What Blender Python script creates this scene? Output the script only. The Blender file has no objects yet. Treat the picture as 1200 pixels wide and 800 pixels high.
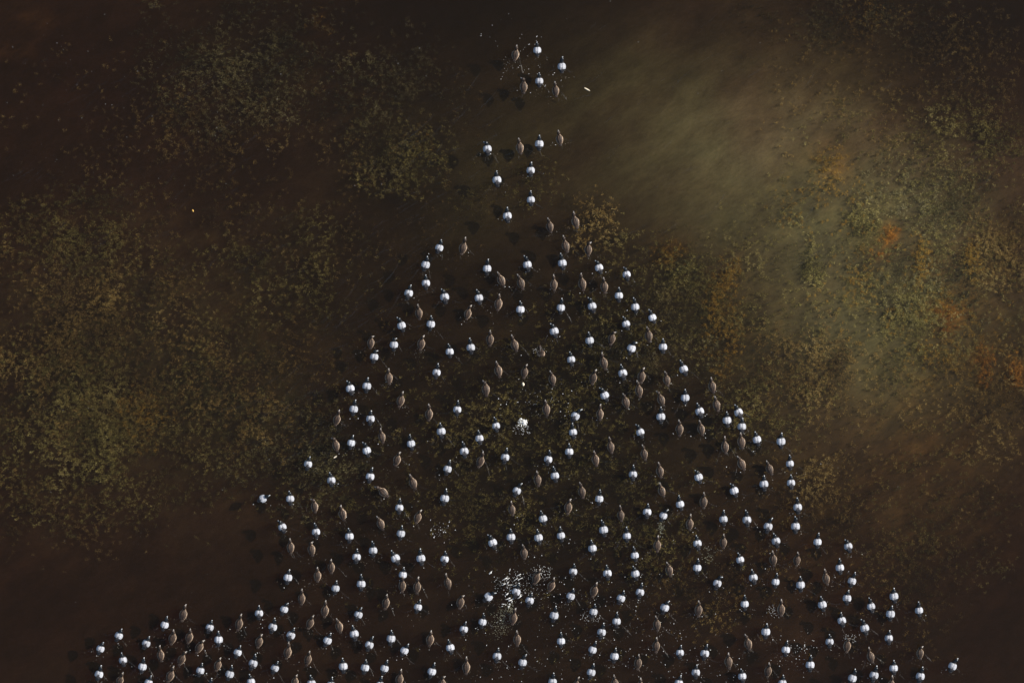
import bpy, math, random
import numpy as np
from mathutils import Vector

rnd = random.Random(7)
rng = np.random.default_rng(11)
SC = bpy.context.scene
COL = SC.collection
M = 0.02                                   # metres of lake per picture unit (1200 x 800 units in view)
def wx(px): return (px - 600.0) * M
def wy(py): return (400.0 - py) * M

# ------------------------------------------------------------------ camera
cam = bpy.data.cameras.new('camera'); camo = bpy.data.objects.new('camera', cam); COL.objects.link(camo)
camo.location = (0, 0, 60.0); camo.rotation_euler = (0, 0, 0)
cam.sensor_width = 36.0; cam.lens = 36.0 * 60.0 / 24.0; cam.clip_start = 0.5; cam.clip_end = 400.0
SC.camera = camo

# ------------------------------------------------------------------ sky and sun
SUN_EL, SUN_AZ = math.radians(34), math.radians(17)
world = bpy.data.worlds.new('World'); SC.world = world; world.use_nodes = True
wn = world.node_tree; wn.nodes.clear()
sky = wn.nodes.new('ShaderNodeTexSky'); sky.sky_type = 'NISHITA'; sky.sun_disc = False
sky.sun_elevation = SUN_EL; sky.sun_rotation = math.pi / 2 - SUN_AZ
bg = wn.nodes.new('ShaderNodeBackground'); bg.inputs['Strength'].default_value = 0.085
wo = wn.nodes.new('ShaderNodeOutputWorld')
wn.links.new(sky.outputs[0], bg.inputs[0]); wn.links.new(bg.outputs[0], wo.inputs[0])
sl = bpy.data.lights.new('sun', 'SUN'); sl.energy = 4.5; sl.angle = math.radians(0.5); sl.color = (1.0, 0.93, 0.84)
so = bpy.data.objects.new('sun', sl); COL.objects.link(so)
sd = Vector((math.cos(SUN_EL) * math.cos(SUN_AZ), math.cos(SUN_EL) * math.sin(SUN_AZ), math.sin(SUN_EL)))
so.rotation_euler = sd.to_track_quat('Z', 'Y').to_euler(); so.location = sd * 40

vs = SC.view_settings; vs.view_transform = 'Standard'; vs.look = 'None'; vs.exposure = 0.48; vs.gamma = 1.0
vs.use_curve_mapping = False
SC.render.engine = 'CYCLES'
SC.cycles.use_denoising = True
SC.cycles.max_bounces = 4; SC.cycles.diffuse_bounces = 2; SC.cycles.transparent_max_bounces = 32; SC.cycles.volume_bounces = 0
SC.cycles.caustics_reflective = False; SC.cycles.caustics_refractive = False

# ------------------------------------------------------------------ material helpers
def mat(name):
    m = bpy.data.materials.new(name); m.use_nodes = True
    nt = m.node_tree; nt.nodes.clear()
    return m, nt
def N(nt, kind, **kw):
    n = nt.nodes.new(kind)
    for k, v in kw.items():
        if hasattr(n, k) and not k.startswith('i_'): setattr(n, k, v)
    return n
def ramp(nt, stops):
    r = nt.nodes.new('ShaderNodeValToRGB'); e = r.color_ramp.elements
    while len(e) < len(stops): e.new(0.5)
    for i, (p, c) in enumerate(stops):
        e[i].position = p; e[i].color = (*c, 1)
    return r
def noise(nt, scale, detail=4, rough=0.6, vec=None):
    n = nt.nodes.new('ShaderNodeTexNoise'); n.inputs['Scale'].default_value = scale
    n.inputs['Detail'].default_value = detail; n.inputs['Roughness'].default_value = rough
    if vec is not None: nt.links.new(vec, n.inputs['Vector'])
    return n
def mix(nt, a, b, fac, mode='MIX'):
    m = nt.nodes.new('ShaderNodeMix'); m.data_type = 'RGBA'; m.blend_type = mode
    for idx, v in ((0, fac), (6, a), (7, b)):
        if isinstance(v, bpy.types.NodeSocket): nt.links.new(v, m.inputs[idx])
        elif idx == 0: m.inputs[0].default_value = v
        else: m.inputs[idx].default_value = (*v, 1)
    return m.outputs[2]
def mth(nt, op, a, b=0.0, clamp=False):
    m = nt.nodes.new('ShaderNodeMath'); m.operation = op; m.use_clamp = clamp
    for i, v in enumerate((a, b)):
        if isinstance(v, bpy.types.NodeSocket): nt.links.new(v, m.inputs[i])
        else: m.inputs[i].default_value = v
    return m.outputs[0]
def attr(nt, name):
    a = nt.nodes.new('ShaderNodeAttribute'); a.attribute_name = name
    return a
def surf(nt, color, rough=0.7, spec=0.3, bump=None, bstr=0.3, bdist=0.01):
    b = nt.nodes.new('ShaderNodeBsdfPrincipled'); o = nt.nodes.new('ShaderNodeOutputMaterial')
    if isinstance(color, bpy.types.NodeSocket): nt.links.new(color, b.inputs['Base Color'])
    else: b.inputs['Base Color'].default_value = (*color, 1)
    b.inputs['Roughness'].default_value = rough; b.inputs['Specular IOR Level'].default_value = spec
    if bump is not None:
        bn = nt.nodes.new('ShaderNodeBump'); bn.inputs['Strength'].default_value = bstr; bn.inputs['Distance'].default_value = bdist
        nt.links.new(bump, bn.inputs['Height']); nt.links.new(bn.outputs[0], b.inputs['Normal'])
    nt.links.new(b.outputs[0], o.inputs['Surface'])
    return b
def objco(nt):
    return nt.nodes.new('ShaderNodeTexCoord').outputs['Object']

# plumage
def plumage(name, c0, c1, scale, rough=0.6, spec=0.25, vary=0.25, stretch=(1, 1, 1)):
    m, nt = mat(name)
    mp = nt.nodes.new('ShaderNodeMapping'); mp.inputs['Scale'].default_value = stretch
    nt.links.new(objco(nt), mp.inputs['Vector'])
    n = noise(nt, scale, 4, 0.65, mp.outputs[0])
    r = ramp(nt, [(0.36, c0), (0.62, c1)]); nt.links.new(n.outputs[0], r.inputs[0])
    oi = nt.nodes.new('ShaderNodeObjectInfo')
    v = mth(nt, 'ADD', mth(nt, 'MULTIPLY', oi.outputs['Random'], vary), 1.0 - vary)
    hv = nt.nodes.new('ShaderNodeHueSaturation'); nt.links.new(v, hv.inputs['Value']); nt.links.new(r.outputs[0], hv.inputs['Color'])
    surf(nt, hv.outputs[0], rough, spec, n.outputs[0], 0.35, 0.004)
    return m
M_WHITE = plumage('white_plumage', (0.30, 0.32, 0.37), (0.62, 0.63, 0.66), 60, 0.6, 0.3, 0.28, (1.6, 0.5, 1))
M_GREY = plumage('vermiculated_grey_plumage', (0.12, 0.13, 0.16), (0.46, 0.47, 0.50), 60, 0.6, 0.3, 0.3, (0.6, 1.8, 1))
M_BLACK = plumage('black_plumage', (0.006, 0.006, 0.008), (0.016, 0.016, 0.018), 60, 0.45, 0.4, 0.2)
M_HEAD = plumage('glossy_head_plumage', (0.004, 0.006, 0.010), (0.010, 0.014, 0.018), 40, 0.3, 0.5, 0.2)
M_DGREY = plumage('dark_grey_flight_feathers', (0.02, 0.02, 0.024), (0.075, 0.07, 0.075), 60, 0.5, 0.3, 0.3, (2.5, 0.4, 1))
M_BROWN = plumage('brown_back_plumage', (0.008, 0.005, 0.004), (0.10, 0.064, 0.043), 75, 0.6, 0.3, 0.45, (1.6, 0.6, 1))
M_BWING = plumage('brown_wing_coverts', (0.007, 0.005, 0.004), (0.105, 0.066, 0.044), 42, 0.55, 0.3, 0.5, (1.0, 0.9, 1))
M_FLANK = plumage('tan_flank_plumage', (0.10, 0.064, 0.042), (0.47, 0.355, 0.255), 55, 0.65, 0.25, 0.35, (1.4, 0.6, 1))
M_BHEAD = plumage('dark_brown_head_plumage', (0.016, 0.010, 0.007), (0.05, 0.033, 0.024), 50, 0.5, 0.35, 0.4)
M_FACE = plumage('pale_face_plumage', (0.34, 0.29, 0.24), (0.62, 0.56, 0.5), 60, 0.6, 0.25, 0.3)
M_BILL = plumage('slate_bill_horn', (0.26, 0.29, 0.32), (0.42, 0.45, 0.47), 40, 0.25, 0.55, 0.25)
M_HBILL = plumage('dull_bill_horn', (0.16, 0.15, 0.14), (0.30, 0.28, 0.26), 40, 0.3, 0.5, 0.4)
M_NAIL = plumage('bill_nail', (0.02, 0.02, 0.02), (0.04, 0.04, 0.04), 40, 0.35, 0.5, 0.2)
M_FOAM = plumage('foam', (0.62, 0.62, 0.58), (0.85, 0.85, 0.82), 30, 0.45, 0.4, 0.1)
M_SPECK = plumage('tan_specks', (0.14, 0.11, 0.075), (0.36, 0.31, 0.23), 30, 0.5, 0.4, 0.1)
M_LEAF = plumage('floating_leaf', (0.55, 0.46, 0.32), (0.75, 0.66, 0.5), 30, 0.5, 0.3, 0.1)
M_GOLD = plumage('golden_leaf', (0.45, 0.24, 0.04), (0.6, 0.36, 0.08), 30, 0.5, 0.3, 0.1)
M_SILT = plumage('pale_silt', (0.30, 0.31, 0.22), (0.5, 0.5, 0.38), 30, 0.8, 0.1, 0.1)

# ------------------------------------------------------------------ numpy helpers
def vnoise(x, y, cell, seed):
    r = np.random.default_rng(seed); g = r.random((64, 64))
    u, v = x / cell + 200.0, y / cell + 200.0
    i, j = np.floor(u).astype(int), np.floor(v).astype(int)
    fu, fv = u - i, v - j
    fu, fv = fu * fu * (3 - 2 * fu), fv * fv * (3 - 2 * fv)
    a, b = g[i % 64, j % 64], g[(i + 1) % 64, j % 64]; c, d = g[i % 64, (j + 1) % 64], g[(i + 1) % 64, (j + 1) % 64]
    return (a * (1 - fu) + b * fu) * (1 - fv) + (c * (1 - fu) + d * fu) * fv
def fbm(x, y, cell, seed, octs=4):
    s, a, t = 0.0, 1.0, 0.0
    for k in range(octs):
        s = s + a * vnoise(x, y, cell / 2 ** k, seed + k); t += a; a *= 0.55
    return s / t
def make_mesh(name, verts, faces, mats=(), smooth=False, mat_idx=None):
    """verts (n,3) array; faces (m,k) array of one polygon size"""
    verts = np.asarray(verts, dtype=np.float32); faces = np.asarray(faces, dtype=np.int32)
    me = bpy.data.meshes.new(name); nf, k = faces.shape
    me.vertices.add(len(verts)); me.vertices.foreach_set('co', verts.ravel())
    me.loops.add(nf * k); me.loops.foreach_set('vertex_index', faces.ravel())
    me.polygons.add(nf); me.polygons.foreach_set('loop_start', np.arange(0, nf * k, k, dtype=np.int32))
    me.polygons.foreach_set('loop_total', np.full(nf, k, dtype=np.int32))
    for m in mats: me.materials.append(m)
    if mat_idx is not None: me.polygons.foreach_set('material_index', np.asarray(mat_idx, dtype=np.int32))
    me.polygons.foreach_set('use_smooth', np.full(nf, smooth, dtype=bool))
    me.update(calc_edges=True); me.validate()
    return me
def link(name, me, parent=None, loc=(0, 0, 0), rz=0.0):
    o = bpy.data.objects.new(name, me); COL.objects.link(o); o.location = loc; o.rotation_euler = (0, 0, rz)
    if parent is not None: o.parent = parent
    return o
def tag(o, label=None, cat=None, group=None, kind=None):
    if label: o['label'] = label
    if cat: o['category'] = cat
    if group: o['group'] = group
    if kind: o['kind'] = kind
    return o

# ------------------------------------------------------------------ lake bed
def gauss(px, py, cx, cy, rx, ry): return np.exp(-(((px - cx) / rx) ** 2 + ((py - cy) / ry) ** 2))
def bed_depth(px, py):
    d = np.full_like(px, 0.50, dtype=float)
    d += 0.02 * gauss(px, py, 40, 60, 330, 220) + 0.30 * gauss(px, py, 560, 0, 180, 100)
    d += 0.03 * gauss(px, py, 30, 740, 300, 130) + 0.05 * gauss(px, py, 1190, 740, 200, 150) + 0.25 * gauss(px, py, 1180, 10, 260, 110)
    d -= 0.25 * gauss(px, py, 880, 145, 260, 165) + 0.33 * gauss(px, py, 1030, 340, 220, 170)
    d -= 0.12 * gauss(px, py, 120, 430, 220, 190) + -.16 * gauss(px, py, 600, 480, 280, 360) + .12 * gauss(px, py, 1000, 560, 200, 130)
    d += 0.09 * (fbm(px * .84 - py * .54, (px * .54 + py * .84) * 1.9, 120, 5, 5) - 0.5) * 2
    return np.clip(d, 0.17, 1.6)
gx = np.linspace(-420, 1620, 409); gy = np.linspace(-380, 1180, 313)
PX, PY = np.meshgrid(gx, gy)
D = bed_depth(PX, PY)
bv = np.stack([wx(PX), wy(PY), -D + 0.02 * (fbm(PX, PY, 30, 40) - 0.5)], -1).reshape(-1, 3)
nx, ny = len(gx), len(gy)
ii = (np.arange(ny - 1)[:, None] * nx + np.arange(nx - 1)[None, :]).ravel()
bf = np.stack([ii + nx, ii + nx + 1, ii + 1, ii], -1)
bed_me = make_mesh('lake_bed', bv, bf, smooth=True)
def put_attr(me, name, vals):
    a = me.attributes.new(name, 'FLOAT', 'POINT'); a.data.foreach_set('value', np.asarray(vals, dtype=np.float32).ravel())
ua, va = PX * math.cos(.5) + PY * math.sin(.5), -PX * math.sin(.5) + PY * math.cos(.5)          # along and across the drift
wisp = np.clip(2.0 * fbm(PX * .82 - PY * .57, (PX * .57 + PY * .82) * 2.2, 130, 61, 4) - .25, 0, 1.2)
silt = 0.50 * gauss(PX, PY, 860, 145, 280, 150) + 0.55 * gauss(PX, PY, 980, 330, 170, 110) + 0.4 * gauss(PX, PY, 680, 120, 110, 130) + 0.4 * gauss(PX, PY, 560, 210, 80, 100) + 0.35 * gauss(PX, PY, 1080, 450, 150, 110) + .22 * gauss(PX, PY, 700, 450, 330, 230)
silt = silt * (.45 + .75 * wisp)
algae = 0
for cx, cy, rx, ry, s in ((1050, 330, 160, 120, .8), (930, 230, 70, 50, .5), (1150, 460, 100, 90, .7), (480, 180, 80, 70, .8), (120, 430, 170, 150, .8), (340, 320, 90, 70, .5), (290, 470, 100, 80, .6), (620, 470, 200, 150, .5),
                          (300, 70, 90, 80, .4), (990, 60, 120, 50, .35), (860, 400, 70, 60, .6), (700, 560, 140, 90, .3), (950, 560, 80, 80, .45), (1090, 620, 90, 70, .35)):
    algae = algae + s * gauss(PX, PY, cx, cy, rx, ry)
rust = 0
for cx, cy, rx, ry, s in ((1045, 276, 11, 14, .9), (1036, 296, 14, 12, .7), (1112, 372, 15, 20, .8), (1155, 430, 14, 22, .8), (1190, 440, 14, 22, .8), (1130, 350, 50, 60, .35), (790, 300, 22, 20, .5), (852, 330, 20, 28, .4),
                          (980, 190, 25, 25, .35), (940, 620, 120, 80, .15), (1090, 520, 120, 70, .25), (1080, 310, 14, 26, .5), (1150, 620, 100, 60, .12), (30, 20, 30, 14, .35), (10, 55, 25, 12, .35), (372, 25, 14, 28, .3)):
    rust = rust + s * gauss(PX, PY, cx, cy, rx, ry)
corner_tint = gauss(PX, PY, 40, 90, 380, 260) + .9 * gauss(PX, PY, 60, 720, 420, 190) + .9 * gauss(PX, PY, 1190, 680, 260, 180) + .6 * gauss(PX, PY, 560, 10, 200, 90) + .6 * gauss(PX, PY, 1190, 40, 260, 90)  # red-brown bed tint; vignette darkening of the corners is painted into it
put_attr(bed_me, 'corner_tint', np.clip(corner_tint, 0, 1)); put_attr(bed_me, 'silt', np.clip(silt, 0, 1)); put_attr(bed_me, 'algae', np.clip(algae, 0, 1)); put_attr(bed_me, 'rust', np.clip(rust, 0, 1))
m, nt = mat('muddy_bed'); co = objco(nt)
mp = nt.nodes.new('ShaderNodeMapping'); mp.vector_type = 'TEXTURE'; mp.inputs['Rotation'].default_value = (0, 0, math.radians(33)); mp.inputs['Scale'].default_value = (1.7, 0.75, 1)
nt.links.new(co, mp.inputs['Vector'])
n1 = noise(nt, 0.55, 6, 0.62, co); n2 = noise(nt, 2.2, 6, 0.66, mp.outputs[0]); n3 = noise(nt, 0.9, 6, 0.65, mp.outputs[0]); n4 = noise(nt, 12, 5, 0.75, mp.outputs[0]); n5 = noise(nt, 1.3, 6, 0.7, co)
r1 = ramp(nt, [(0.32, (0.050, 0.022, 0.016)), (0.52, (0.125, 0.066, 0.040)), (0.70, (0.19, 0.12, 0.065))]); nt.links.new(n1.outputs[0], r1.inputs[0])
c = mix(nt, r1.outputs[0], mix(nt, (0.045, 0.013, 0.009), (0.12, 0.045, 0.022), n5.outputs[0]), mth(nt, 'MULTIPLY', attr(nt, 'corner_tint').outputs['Fac'], .85))
c = mix(nt, c, (0.25, 0.235, 0.105), mth(nt, 'MULTIPLY', attr(nt, 'silt').outputs['Fac'], mth(nt, 'ADD', n3.outputs[0], 0.45), True))
ra = ramp(nt, [(0.35, (0.030, 0.034, 0.020)), (0.5, (0.11, 0.105, 0.045)), (0.62, (0.19, 0.165, 0.06)), (0.75, (0.26, 0.17, 0.05))]); nt.links.new(n5.outputs[0], ra.inputs[0])
c = mix(nt, c, ra.outputs[0], mth(nt, 'MULTIPLY', attr(nt, 'algae').outputs['Fac'], mth(nt, 'MULTIPLY', mth(nt, 'SUBTRACT', n2.outputs[0], .22), 2.6), True))
c = mix(nt, c, (0.42, 0.19, 0.035), mth(nt, 'MULTIPLY', attr(nt, 'rust').outputs['Fac'], mth(nt, 'MULTIPLY', mth(nt, 'SUBTRACT', n2.outputs[0], .36), 3.4), True))
v = mth(nt, 'ADD', mth(nt, 'MULTIPLY', n2.outputs[0], 1.5), 0.3); v = mth(nt, 'MULTIPLY', v, mth(nt, 'ADD', mth(nt, 'MULTIPLY', n4.outputs[0], 0.9), 0.55))
hv = nt.nodes.new('ShaderNodeHueSaturation'); nt.links.new(v, hv.inputs['Value']); nt.links.new(c, hv.inputs['Color'])
surf(nt, hv.outputs[0], 0.9, 0.1, n2.outputs[0], 0.6, 0.05)
bed_me.materials.append(m)
tag(link('lake_bed', bed_me), 'dark brown muddy lake bed seen through shallow water', kind='structure')

# ------------------------------------------------------------------ water
def water_surface(nt, rough, bump=True):
    fr = nt.nodes.new('ShaderNodeFresnel'); ge = nt.nodes.new('ShaderNodeNewGeometry')     # same reflectance from above and from below
    nt.links.new(mth(nt, 'ADD', mth(nt, 'MULTIPLY', ge.outputs['Backfacing'], 1 / 1.33 - 1.33), 1.33), fr.inputs['IOR'])
    tr = nt.nodes.new('ShaderNodeBsdfTransparent'); tr.inputs['Color'].default_value = (0.97, 0.97, 0.96, 1)
    gl = nt.nodes.new('ShaderNodeBsdfGlossy'); gl.inputs['Roughness'].default_value = rough
    mx = nt.nodes.new('ShaderNodeMixShader'); o = nt.nodes.new('ShaderNodeOutputMaterial')
    if bump:
        co = objco(nt); mp = nt.nodes.new('ShaderNodeMapping'); mp.inputs['Rotation'].default_value = (0, 0, math.radians(-30)); mp.inputs['Scale'].default_value = (0.45, 1.6, 1)
        nt.links.new(co, mp.inputs['Vector'])
        a = noise(nt, 3.0, 3, 0.55, mp.outputs[0]); b = noise(nt, 16.0, 3, 0.6, mp.outputs[0])
        h = mth(nt, 'ADD', a.outputs[0], mth(nt, 'MULTIPLY', b.outputs[0], 0.22))
        bn = nt.nodes.new('ShaderNodeBump'); bn.inputs['Strength'].default_value = 1.0; bn.inputs['Distance'].default_value = 0.035
        nt.links.new(h, bn.inputs['Height']); nt.links.new(bn.outputs[0], gl.inputs['Normal']); nt.links.new(bn.outputs[0], fr.inputs['Normal'])
    nt.links.new(fr.outputs[0], mx.inputs[0]); nt.links.new(tr.outputs[0], mx.inputs[1]); nt.links.new(gl.outputs[0], mx.inputs[2])
    nt.links.new(mx.outputs[0], o.inputs['Surface'])
    return o
M_WATER, nt = mat('lake_water')
o = water_surface(nt, 0.06)
vsc = nt.nodes.new('ShaderNodeVolumeScatter'); vsc.inputs['Color'].default_value = (0.076, 0.062, 0.040, 1); vsc.inputs['Density'].default_value = 2.1; vsc.inputs['Anisotropy'].default_value = 0.2
vab = nt.nodes.new('ShaderNodeVolumeAbsorption'); vab.inputs['Color'].default_value = (0.20, 0.10, 0.0, 1); vab.inputs['Density'].default_value = 2.1
pv = nt.nodes.new('ShaderNodeAddShader'); nt.links.new(vsc.outputs[0], pv.inputs[0]); nt.links.new(vab.outputs[0], pv.inputs[1])
nt.links.new(pv.outputs[0], o.inputs['Volume'])
M_RIPPLE, nt = mat('ripple_water'); water_surface(nt, 0.4, False)
X0, X1, Y0, Y1, ZB = wx(-400), wx(1600), wy(1160), wy(-360), -2.2
wv = [(X0, Y0, 0), (X1, Y0, 0), (X1, Y1, 0), (X0, Y1, 0), (X0, Y0, ZB), (X1, Y0, ZB), (X1, Y1, ZB), (X0, Y1, ZB)]
wf = [(0, 1, 2, 3), (7, 6, 5, 4), (0, 4, 5, 1), (1, 5, 6, 2), (2, 6, 7, 3), (3, 7, 4, 0)]
tag(link('water', make_mesh('water', wv, wf, [M_WATER])), 'dark tea-brown clear lake water', kind='structure')

# ------------------------------------------------------------------ water weed
def weed_material(name, stops):
    m, nt = mat(name)
    r = ramp(nt, stops); nt.links.new(attr(nt, 'tone').outputs['Fac'], r.inputs[0])
    surf(nt, r.outputs[0], 0.7, 0.2)
    return m
W_OLIVE = weed_material('olive_weed', [(0, (0.04, 0.042, 0.018)), (0.4, (0.19, 0.165, 0.045)), (0.75, (0.40, 0.34, 0.09)), (1, (0.66, 0.57, 0.24))])
W_BROWN = weed_material('brown_weed', [(0, (0.05, 0.036, 0.02)), (0.4, (0.24, 0.155, 0.045)), (0.75, (0.46, 0.32, 0.085)), (1, (0.68, 0.54, 0.22))])
W_GOLD = weed_material('golden_weed', [(0, (0.14, 0.09, 0.02)), (0.4, (0.34, 0.20, 0.03)), (0.8, (0.5, 0.29, 0.035)), (1, (0.6, 0.42, 0.1))])
W_DARK = weed_material('dark_weed', [(0, (0.02, 0.022, 0.014)), (0.45, (0.125, 0.115, 0.045)), (0.8, (0.32, 0.285, 0.105)), (1, (0.56, 0.5, 0.27))])
W_RUST = weed_material('rust_weed', [(0, (0.20, 0.08, 0.015)), (0.4, (0.45, 0.19, 0.025)), (0.8, (0.62, 0.28, 0.03)), (1, (0.7, 0.4, 0.08))])
def weed_bed(cx, cy, rx, ry, per_m2, mtl, depth, label, seed, leaf=0.036):
    """stems rooted in the bed, each carrying short leaves along its upper half; depth = how far below the surface the tops stay"""
    r = np.random.default_rng(seed)
    area = math.pi * rx * ry * M * M * 1.6
    n = int(area * per_m2 * 3.7)
    a = r.random(n) * 2 * np.pi; q = np.sqrt(r.random(n)) * 1.45
    px = cx + rx * q * np.cos(a); py = cy + ry * q * np.sin(a)
    dens = np.exp(-q ** 2 * 1.1) * np.clip((fbm(px, py, 42, 70 + seed % 5, 5) - 0.30) * 2.4, 0.10, 1)
    keep = r.random(n) < dens
    px, py = px[keep], py[keep]; n = len(px)
    if n == 0: return
    bz = -bed_depth(px, py)
    top = -(depth * .62 + 0.17 * r.random(n) ** 1.5 + 0.35 * (1 - np.clip(fbm(px, py, 60, 90 + seed % 7, 3) * 1.5, 0, 1)))
    top = np.maximum(top, bz + 0.1); top = np.minimum(top, -0.015)
    base = np.stack([wx(px), wy(py), bz], -1)
    lean_a = math.radians(215) + r.normal(0, 0.9, n); ll = (0.05 + 0.2 * r.random(n)) * (top - bz)
    tip = base + np.stack([np.cos(lean_a) * ll, np.sin(lean_a) * ll, top - bz], -1)
    tone0 = np.clip(fbm(px, py, 34, 200 + seed % 11, 3) * 1.25 - 0.18, 0, 1)
    V, T = [], []
    # stems: two crossed-width ribbon, 2 segments
    side = np.stack([-np.sin(lean_a), np.cos(lean_a), np.zeros(n)], -1) * 0.0035
    mid = base * 0.5 + tip * 0.5 + np.stack([np.cos(lean_a), np.sin(lean_a), np.zeros(n)], -1) * (-0.03)
    stem = np.stack([base - side, base + side, mid + side, mid - side, mid - side, mid + side, tip + side * .4, tip - side * .4], 1).reshape(-1, 3)
    V.append(stem); T.append(np.repeat(tone0 * 0.6, 8))
    # leaves
    k = 14
    t = 0.35 + 0.65 * r.random((n, k)); t[:, 0] = 1.0
    p0 = base[:, None] + (tip - base)[:, None] * t[..., None] + r.normal(0, 0.020, (n, k, 3)) * np.array([1, 1, .4])
    ang = r.random((n, k)) * 2 * np.pi; el = r.normal(0.25, 0.45, (n, k)); L = leaf * (0.5 + r.random((n, k)))
    dr = np.stack([np.cos(ang) * np.cos(el), np.sin(ang) * np.cos(el), np.sin(el)], -1)
    dr2 = np.stack([np.cos(ang + .5) * np.cos(el - .7), np.sin(ang + .5) * np.cos(el - .7), np.sin(el - .7)], -1)
    p1 = p0 + dr * L[..., None] * 0.55; p2 = p1 + dr2 * L[..., None] * 0.45
    for p in (p0, p1, p2): p[..., 2] = np.minimum(p[..., 2], -0.008)
    w = np.stack([-np.sin(ang), np.cos(ang), r.normal(0, .4, ang.shape)], -1) * (0.0016 + 0.0020 * r.random((n, k)))[..., None]
    lv = np.stack([p0 - w * .6, p0 + w * .6, p1 + w, p1 - w, p1 - w, p1 + w, p2 + w * .3, p2 - w * .3], 2).reshape(-1, 3)
    V.append(lv)
    tl = np.clip(tone0[:, None] + r.normal(0, 0.22, (n, k)) + 0.35 * (r.random((n, k)) > .95), 0, 1)
    T.append(np.repeat(tl.ravel(), 8))
    V = np.concatenate(V); T = np.concatenate(T)
    F = np.arange(len(V), dtype=np.int32).reshape(-1, 4)
    me = make_mesh('pondweed_bed', V, F, [mtl]); put_attr(me, 'tone', T)
    tag(link('pondweed_bed', me), label, 'pondweed', kind='stuff')
    return len(F) * 2
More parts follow.
